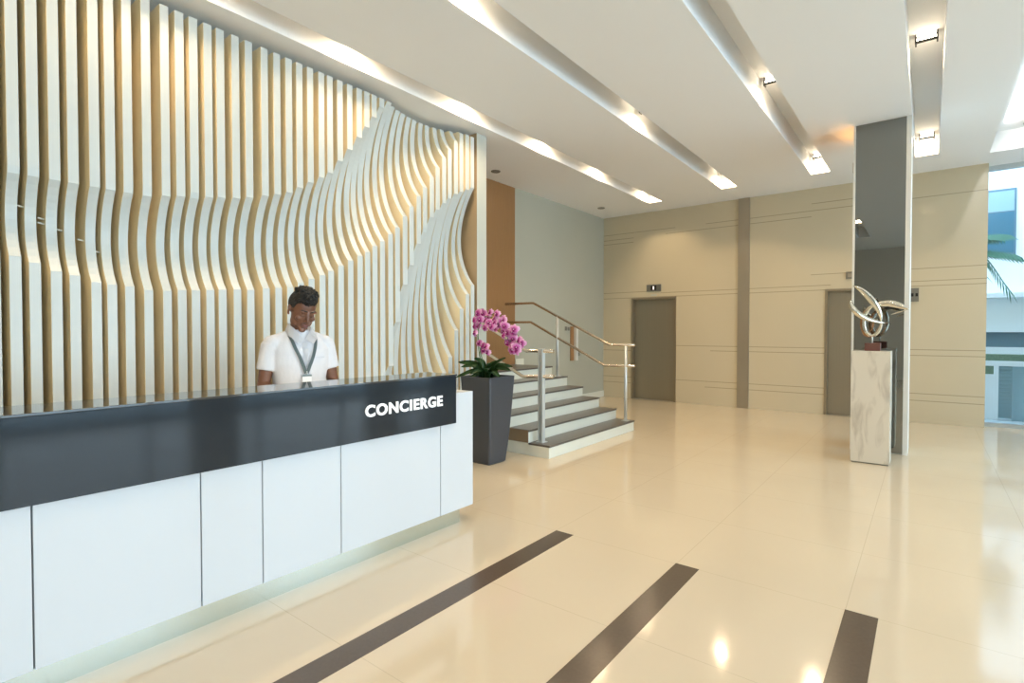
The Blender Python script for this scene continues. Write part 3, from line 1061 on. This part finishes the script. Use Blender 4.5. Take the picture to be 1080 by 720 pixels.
def cone(bm, p0, p1, r0, r1, flat=(1, 1), ball_ends=True, n=6):
    p0, p1 = Vector(p0), Vector(p1)
    pts = [p0 + (p1 - p0) * i / n for i in range(n + 1)]
    tube(bm, pts, [r0 + (r1 - r0) * i / n for i in range(n + 1)], 20, flat)
    if ball_ends:
        ball(bm, p0, r0, 3)
        ball(bm, p1, r1, 3)


def loft(bm, secs, seg=36):
    """closed body through elliptical sections (cx, cy, z, half_x, half_y, power)"""
    rings = []
    for cx, cyy, z, a, b, pw in secs:
        rg = []
        for k in range(seg):
            t = 2 * PI * k / seg
            c, s = math.cos(t), math.sin(t)
            e = 2.0 / pw
            rg.append(bm.verts.new((cx + a * math.copysign(abs(c) ** e, c), cyy + b * math.copysign(abs(s) ** e, s), z)))
        rings.append(rg)
    for r0, r1 in zip(rings, rings[1:]):
        for k in range(seg):
            bm.faces.new((r0[k], r0[(k + 1) % seg], r1[(k + 1) % seg], r1[k]))
    bm.faces.new(rings[0][::-1])
    bm.faces.new(rings[-1])


def baked(name, bm, m, parent, voxel, smooth=6, sub=None, cut=None):
    """fuse the overlapping solids of bm into one continuous surface"""
    me = bpy.data.meshes.new(name)
    bm.normal_update()
    bm.to_mesh(me)
    bm.free()
    tmp = bpy.data.objects.new(name, me)
    col.objects.link(tmp)
    r = tmp.modifiers.new('remesh', 'REMESH')
    r.mode = 'VOXEL'
    r.voxel_size = voxel
    s = tmp.modifiers.new('smooth', 'SMOOTH')
    s.factor = 0.5
    s.iterations = smooth
    bpy.context.view_layer.update()
    dgr = bpy.context.evaluated_depsgraph_get()
    out = bpy.data.meshes.new_from_object(tmp.evaluated_get(dgr))
    bpy.data.objects.remove(tmp)
    if cut:
        b2 = bmesh.new()
        b2.from_mesh(out)
        for co, no in cut:
            bmesh.ops.bisect_plane(b2, geom=b2.verts[:] + b2.edges[:] + b2.faces[:], plane_co=co, plane_no=no, clear_outer=True)
        b2.to_mesh(out)
        b2.free()
    for p_ in out.polygons:
        p_.use_smooth = True
    out.name = name
    out.materials.clear()
    out.materials.append(m)
    o = bpy.data.objects.new(name, out)
    col.objects.link(o)
    o.parent = parent
    return o


# local frame: faces -Y, +X is the person's left (image right)
HC = Vector((0.0, -0.050, 1.573))           # head centre
HM = Matrix.Translation(HC) @ Euler((math.radians(28), math.radians(4), math.radians(8))).to_matrix().to_4x4() @ Matrix.Scale(1.13, 4)


def hp(x, y, z):
    return HM @ Vector((x, y, z))


def hball(bm, c, r, sc=(1, 1, 1), rot=(0, 0, 0), sub=3):
    m = HM @ Matrix.Translation(Vector(c)) @ Euler(rot).to_matrix().to_4x4() @ Matrix.Diagonal((r * sc[0], r * sc[1], r * sc[2], 1))
    bmesh.ops.create_icosphere(bm, subdivisions=sub, radius=1, matrix=m)


body = bmesh.new()
# head: cranium, face, jaw, chin, nose, lips, ears, brow
hball(body, (0, 0.018, 0.035), 0.1, (0.78, 0.97, 0.88), sub=4)
hball(body, (0, -0.022, -0.015), 0.1, (0.68, 0.66, 0.95), sub=4)
hball(body, (0, -0.035, -0.075), 0.05, (0.92, 0.85, 0.62))
hball(body, (0, -0.068, -0.098), 0.022, (1.1, 0.8, 0.8))
for s in (-1, 1):
    hball(body, (s * 0.048, -0.028, -0.055), 0.028, (0.7, 1.2, 1.2))
    hball(body, (s * 0.040, -0.066, -0.018), 0.024, (1.0, 0.75, 0.8))
    hball(body, (s * 0.031, -0.082, 0.030), 0.017, (1.5, 0.6, 0.45), (0, s * -0.1, 0))
    hball(body, (s * 0.031, -0.074, 0.008), 0.0145, (1.15, 0.75, 0.75))
    hball(body, (s * 0.0125, -0.096, -0.030), 0.0095, (1, 1, 0.8))
    hball(body, (s * 0.079, 0.012, -0.003), 0.024, (0.30, 0.75, 1.25), (0, 0, s * 0.35))
    hball(body, (s * 0.080, 0.016, 0.012), 0.015, (0.5, 0.9, 1.0))
    hball(body, (s * 0.077, 0.004, -0.026), 0.009, (0.6, 0.9, 1.1))
hball(body, (0, -0.104, -0.024), 0.0125, (1, 1, 0.85))
cone(body, hp(0, -0.080, 0.020), hp(0, -0.100, -0.018), 0.008, 0.0115)
hball(body, (0, -0.086, -0.055), 0.019, (1.35, 0.7, 0.38))
hball(body, (0, -0.084, -0.066), 0.017, (1.15, 0.7, 0.45))
# neck
cone(body, (0, 0.020, 1.36), hp(0, 0.015, -0.045), 0.060, 0.056)
# torso (kept slimmer than the shirt)
loft(body, [(0, 0.015, 0.86, 0.14, 0.095, 2.2), (0, 0.015, 0.95, 0.155, 0.105, 2.3), (0, 0.01, 1.08, 0.145, 0.098, 2.3), (0, 0.01, 1.22, 0.165, 0.108, 2.3),
            (0, 0.015, 1.32, 0.175, 0.105, 2.2), (0, 0.02, 1.385, 0.13, 0.075, 2.0), (0, 0.02, 1.42, 0.065, 0.055, 2.0)])
SH, EL, WR = {}, {}, {}
for s in (-1, 1):
    SH[s] = Vector((s * 0.190, 0.018, 1.335))
    EL[s] = Vector((s * 0.245, 0.015, 1.055))
    WR[s] = Vector((s * 0.165, -0.225, 0.955)) if s < 0 else Vector((s * 0.15, -0.225, 0.945))
    cone(body, SH[s], EL[s], 0.056, 0.041)
    m1 = EL[s].lerp(WR[s], 0.3)
    cone(body, EL[s], m1, 0.041, 0.042)
    cone(body, m1, WR[s], 0.042, 0.026)
    # hand: palm, four bent fingers, thumb; resting flat towards the worktop
    d = (WR[s] - EL[s]).normalized()
    d = Vector((d.x * 0.7, d.y, -0.55)).normalized()
    side = Vector((1, 0, 0)) - d * d.x
    side.normalize()
    up = side.cross(d).normalized()
    if up.z < 0:
        up = -up
    P0 = WR[s] + d * 0.01
    for q in range(5):
        off = (q - 2) * 0.0165
        cone(body, P0 + side * off * 0.75 + d * 0.005, P0 + side * off + d * 0.080, 0.0135, 0.0125, n=3)
    for q, (ln, spread) in enumerate(((0.072, -1.5), (0.081, -0.5), (0.077, 0.5), (0.060, 1.5))):
        b0 = P0 + d * 0.085 + side * spread * 0.0215
        d1 = (d * 0.95 - up * 0.30 + side * spread * 0.04).normalized()
        d2 = (d * 0.80 - up * 0.75 + side * spread * 0.03).normalized()
        d3 = (d * 0.55 - up * 1.0).normalized()
        b1 = b0 + d1 * ln * 0.45
        b2 = b1 + d2 * ln * 0.32
        b3 = b2 + d3 * ln * 0.26
        cone(body, b0, b1, 0.0096, 0.0088, n=2)
        cone(body, b1, b2, 0.0088, 0.0080, n=2)
        cone(body, b2, b3, 0.0080, 0.0070, n=2)
    inn = side * (-s)
    t0 = P0 + d * 0.022 + inn * 0.026
    t1 = t0 + (d * 0.6 + inn * 0.75 - up * 0.2).normalized() * 0.040
    t2 = t1 + (d * 0.85 + inn * 0.25 - up * 0.3).normalized() * 0.032
    cone(body, t0, t1, 0.0125, 0.0105, n=2)
    cone(body, t1, t2, 0.0105, 0.0088, n=2)
    # legs under the trousers
    cone(body, (s * 0.085, 0.015, 0.86), (s * 0.095, 0.01, 0.47), 0.075, 0.050)
    cone(body, (s * 0.095, 0.01, 0.47), (s * 0.10, 0.03, 0.09), 0.048, 0.033)
    cone(body, (s * 0.10, 0.03, 0.05), (s * 0.11, -0.10, 0.035), 0.034, 0.028)
baked('body', body, M['skin'], person, 0.0045, 5)

# hair: close sides, fuller tousled top
hair = bmesh.new()
hball(hair, (0, 0.022, 0.040), 0.1, (0.80, 0.99, 0.89), sub=4)
hball(hair, (0, 0.004, 0.092), 0.1, (0.72, 0.88, 0.46), sub=4)
rr = random.Random(3)
for k in range(230):
    a = rr.uniform(0, 2 * PI)
    e = rr.uniform(0.25, 1.5)
    c = Vector((0.070 * math.cos(a) * math.cos(e), 0.004 + 0.084 * math.sin(a) * math.cos(e), 0.098 + 0.046 * math.sin(e)))
    hball(hair, c + Vector((0, 0, rr.uniform(-0.004, 0.008))), rr.uniform(0.007, 0.014), (0.8, 0.8, 1.5), (rr.uniform(-0.6, 0.6), rr.uniform(-0.6, 0.6), 0), sub=1)
hm = baked('hair', hair, M['hair'], person, 0.0035, 0)
b2 = bmesh.new()
b2.from_mesh(hm.data)
HMi = HM.inverted()
dead = []
for f in b2.faces:
    c = HMi @ f.calc_center_median()
    wob = 0.006 * noise.noise(c * 90)
    if c.y < -0.040:
        line = 0.070 + 2.2 * wob
    elif c.y < -0.020:
        line = 0.068 - (c.y + 0.040) * 2.6
    elif c.y < 0.012:
        line = 0.016 - (c.y + 0.020) * 1.2
    else:
        line = -0.022 - (c.y - 0.012) * 0.6
    if c.z < line + wob * 0.5:
        dead.append(f)
bmesh.ops.delete(b2, geom=dead, context='FACES')
b2.to_mesh(hm.data)
b2.free()
for s in (-1, 1):
    bm = bmesh.new()
    cone(bm, hp(s * 0.016, -0.0925, 0.037), hp(s * 0.047, -0.078, 0.038), 0.0042, 0.003, n=4)
    obj('eyebrow', bm, M['brow'], person)
    bm = bmesh.new()
    tube(bm, [hp(s * (0.018 + 0.027 * t), -0.0865 + 0.012 * t * t, 0.0045 - 0.004 * math.sin(PI * t)) for t in (0, .25, .5, .75, 1)], 0.0016, 6)
    obj('eyelash', bm, M['brow'], person)
bm = bmesh.new()
tube(bm, [hp(x, -0.0975 + 9 * x * x, -0.0535 + 2.5 * x * x) for x in (-0.023, -0.012, 0, 0.012, 0.023)], [0.001, 0.0042, 0.005, 0.0042, 0.001], 8)
tube(bm, [hp(x, -0.0955 + 9 * x * x, -0.064 + 4.0 * x * x) for x in (-0.020, -0.011, 0, 0.011, 0.020)], [0.001, 0.0050, 0.006, 0.0050, 0.001], 8)
obj('lips', bm, M['mouth'], person)

# shirt: torso, short sleeves, collar
shirt = bmesh.new()
loft(shirt, [(0, 0.012, 0.84, 0.170, 0.125, 2.3), (0, 0.012, 0.95, 0.180, 0.128, 2.4), (0, 0.01, 1.08, 0.180, 0.122, 2.4), (0, 0.006, 1.20, 0.198, 0.130, 2.4),
             (0, 0.010, 1.30, 0.205, 0.126, 2.3), (0, 0.016, 1.36, 0.180, 0.105, 2.1), (0, 0.016, 1.405, 0.120, 0.090, 2.0), (0, 0.010, 1.44, 0.078, 0.078, 2.0)])
for s in (-1, 1):
    ball(shirt, SH[s] + Vector((-s * 0.012, 0, 0.002)), 0.070, 3, (1, 1, 0.95))
    cone(shirt, SH[s], SH[s].lerp(EL[s], 0.64), 0.068, 0.066, ball_ends=False)
    cone(shirt, (s * 0.10, 0.015, 1.385), SH[s] + Vector((0, 0, 0.002)), 0.045, 0.060)
sh = baked('shirt', shirt, M['shirt'], person, 0.007, 8)
# collar and placket, buttons, pocket line, lanyard, badge
bm = bmesh.new()
for s in (-1, 1):
    pts_o = [(s * 0.006, -0.098, 1.372), (s * 0.034, -0.088, 1.415), (s * 0.060, -0.055, 1.452), (s * 0.074, 0.0, 1.478), (s * 0.062, 0.060, 1.488), (0, 0.088, 1.490)]
    pts_t = [(s * 0.052, -0.134, 1.340), (s * 0.084, -0.108, 1.375), (s * 0.100, -0.062, 1.408), (s * 0.100, 0.0, 1.425), (s * 0.080, 0.078, 1.430), (0, 0.112, 1.432)]
    a = [bm.verts.new(q) for q in pts_o]
    b = [bm.verts.new(q) for q in pts_t]
    for i in range(5):
        f = bm.faces.new((a[i], a[i + 1], b[i + 1], b[i]) if s > 0 else (b[i], b[i + 1], a[i + 1], a[i]))
bmesh.ops.solidify(bm, geom=bm.faces[:], thickness=0.006)
obj('collar', bm, M['collar'], sh)


def front_y(z):
    tab = [(0.84, -0.113), (0.95, -0.116), (1.08, -0.112), (1.20, -0.124), (1.30, -0.116), (1.36, -0.095), (1.43, -0.05)]
    return interp(tab, z)
bm = bmesh.new()
zz = [0.90 + i * 0.045 for i in range(11)]
vl = [[bm.verts.new((x, front_y(z) - 0.004, z)) for x in (-0.016, 0.016)] for z in zz]
for a, b in zip(vl, vl[1:]):
    bm.faces.new((a[0], a[1], b[1], b[0]))
bmesh.ops.solidify(bm, geom=bm.faces[:], thickness=0.002)
obj('placket', bm, M['collar'], sh)
for z in (1.02, 1.12, 1.22):
    bm = bmesh.new()
    ball(bm, (0.012, front_y(z) - 0.008, z), 0.005, 2, (1, 0.4, 1))
    obj('button', bm, M['badge'], sh)
bm = bmesh.new()
box(bm, 0.055, 0.135, front_y(1.24) + 0.004, front_y(1.24) + 0.020, 1.238, 1.250)
obj('pocket_flap', bm, M['shirt'], sh)
bm = bmesh.new()
for s in (-1, 1):
    pts = [(s * 0.088, -0.045, 1.40), (s * 0.082, -0.090, 1.362), (s * 0.068, -0.115, 1.31), (s * 0.046, -0.137, 1.25), (s * 0.024, -0.138, 1.19), (s * 0.004, -0.134, 1.135)]
    pp = spline(pts, 5)
    rows = []
    for i, q in enumerate(pp):
        tn = (pp[min(i + 1, len(pp) - 1)] - pp[max(i - 1, 0)]).normalized()
        sd = tn.cross(Vector((0, -1, 0))).normalized()
        rows.append([bm.verts.new(q - sd * 0.0115), bm.verts.new(q + sd * 0.0115)])
    for a, b in zip(rows, rows[1:]):
        bm.faces.new((a[0], a[1], b[1], b[0]))
bmesh.ops.solidify(bm, geom=bm.faces[:], thickness=0.002)
ly = obj('lanyard', bm, M['lanyard'], person)
bm = bmesh.new()
tube(bm, [(0.002, -0.136, 1.15), (0.002, -0.137, 1.122)], 0.004, 8)
obj('clip', bm, M['steel'], ly)
bx('badge', (-0.030, 0.034, -0.140, -0.135, 1.035, 1.125), M['badge'], ly, 0.001)
bx('badge_header', (-0.030, 0.034, -0.1415, -0.1402, 1.112, 1.125), M['lanyard'], ly)
tr_ = bmesh.new()
loft(tr_, [(0, 0.015, 0.80, 0.165, 0.118, 2.3), (0, 0.012, 0.90, 0.165, 0.115, 2.3), (0, 0.012, 0.97, 0.158, 0.110, 2.3)])
for s in (-1, 1):
    cone(tr_, (s * 0.085, 0.015, 0.84), (s * 0.095, 0.01, 0.47), 0.095, 0.070)
    cone(tr_, (s * 0.095, 0.01, 0.47), (s * 0.10, 0.03, 0.10), 0.070, 0.060, ball_ends=False)
baked('trousers', tr_, M['trousers'], person, 0.009, 4)
for s in (-1, 1):
    bm = bmesh.new()
    cone(bm, (s * 0.10, 0.045, 0.046), (s * 0.112, -0.13, 0.038), 0.045, 0.037)
    for v in bm.verts:
        v.co.z = max(v.co.z, 0.0)
    obj('shoe', bm, M['black'], person)

# ------------------------------------------------------------------ outside
struct(bx('ground_outside', (-6, 14, YG + 0.06, 30, -0.14, -0.02), M['pavement']), 'pale pavement outside the glass')
struct(bx('ground_street', (XR + 0.1, 14, -14, YG + 0.06, -0.14, -0.02), M['pavement']), 'pale pavement beside the lobby')
fb = empty('white_building', (2.0, 13.0, 0))
tag(fb, 'white rendered building across the street seen through the far glass', 'building')
bx('wall', (-3.5, 6, 0.0, 0.4, 1.41, 9.0), M['facade'], fb)
bx('blue_window_frame', (-1.25, -0.78, -0.04, 0.0, 2.78, 3.97), M['dark_blue'], fb)
bx('window_pane', (-1.22, -0.81, -0.05, -0.04, 2.83, 3.55), M['blue_glass'], fb)
bx('window_blind', (-1.22, -0.81, -0.05, -0.04, 3.57, 3.93), M['blue_grey'], fb)
bx('canopy', (-3.5, 6, -0.35, 0.0, 2.02, 2.10), M['facade'], fb)
bx('window_band', (-3.5, 6, 0.1, 0.14, 1.14, 1.41), M['dark_blue'], fb)
bx('lower_wall', (-3.5, 6, 0.1, 0.4, -0.1, 1.14), M['facade'], fb)
tag(bx('hedge_row', (0.4, 6, 12.3, 12.55, -0.02, 1.03), M['hedge']), 'low clipped hedge before the white building', 'hedge', kind='stuff')
lb = empty('louvred_screen', (1.0, 11.75, -0.02))
tag(lb, 'blue grey louvred metal gate outside the glass', 'louvred gate')
bx('frame_top', (-0.3, 1.6, -0.04, 0.04, 0.88, 0.96), M['facade'], lb)
bx('post', (-0.13, -0.075, -0.04, 0.04, 0, 0.88), M['facade'], lb)
bx('post', (0.09, 0.115, -0.04, 0.04, 0, 0.88), M['blue_grey'], lb)
bx('side_panel', (0.115, 1.6, -0.02, 0.02, 0, 0.88), M['blue_grey'], lb)
bm = bmesh.new()
for k in range(14):
    z = 0.03 + k * 0.061
    v = box(bm, -0.075, 0.09, -0.03, -0.022, z, z + 0.055)
    for q in v[4:]:
        q.co.y += 0.04
obj('louvre_blades', bm, M['blue_grey'], lb)
bx('left_panel', (-0.3, -0.13, -0.02, 0.02, 0, 0.74), M['facade'], lb)

pt = empty('palm_tree', (0.1, 11.75, -0.02))
tag(pt, 'palm tree outside with drooping green fronds beside the stone wall edge', 'palm tree')
bm = bmesh.new()
tube(bm, spline([(0, 0, 0), (0.03, 0, 1.0), (0.0, 0, 2.0), (0.05, 0, 2.65)], 6), 0.07, 12)
obj('trunk', bm, M['bark'], pt)
for tip, mid in (((0.93, 0.05, 2.15), (0.55, 0.0, 2.75)), ((0.95, -0.1, 2.70), (0.50, 0.0, 2.80)), ((0.80, 0.1, 3.05), (0.45, 0.0, 3.0)),
                 ((0.6, 0.5, 2.5), (0.35, 0.3, 2.9)), ((-0.7, 0.2, 2.3), (-0.4, 0.1, 2.9)), ((-0.4, 0.6, 2.6), (-0.2, 0.3, 2.95)), ((0.2, 0.9, 2.4), (0.1, 0.5, 2.9))):
    bm = bmesh.new()
    pp = spline([(0.05, 0, 2.62), mid, tip], 10)
    tube(bm, pp, [0.008 * (1 - 0.8 * i / len(pp)) for i in range(len(pp))], 6)
    for i in range(4, len(pp)):
        tn = (pp[min(i + 1, len(pp) - 1)] - pp[i - 1]).normalized()
        sd = tn.cross(Vector((0, 0, 1))).normalized()
        for s in (-1, 1):
            e = pp[i] + (tn * 0.6 + sd * s * 0.7 - Vector((0, 0, 0.55))).normalized() * 0.32
            m_ = (pp[i] + e) / 2 + Vector((0, 0, 0.02))
            a = bm.verts.new(pp[i])
            b = bm.verts.new(m_ + tn * 0.028 + Vector((0, 0, 0.006)))
            c = bm.verts.new(e)
            d = bm.verts.new(m_ - tn * 0.028 - Vector((0, 0, 0.006)))
            bm.faces.new((a, b, c, d))
    obj('frond', bm, M['palm'], pt)
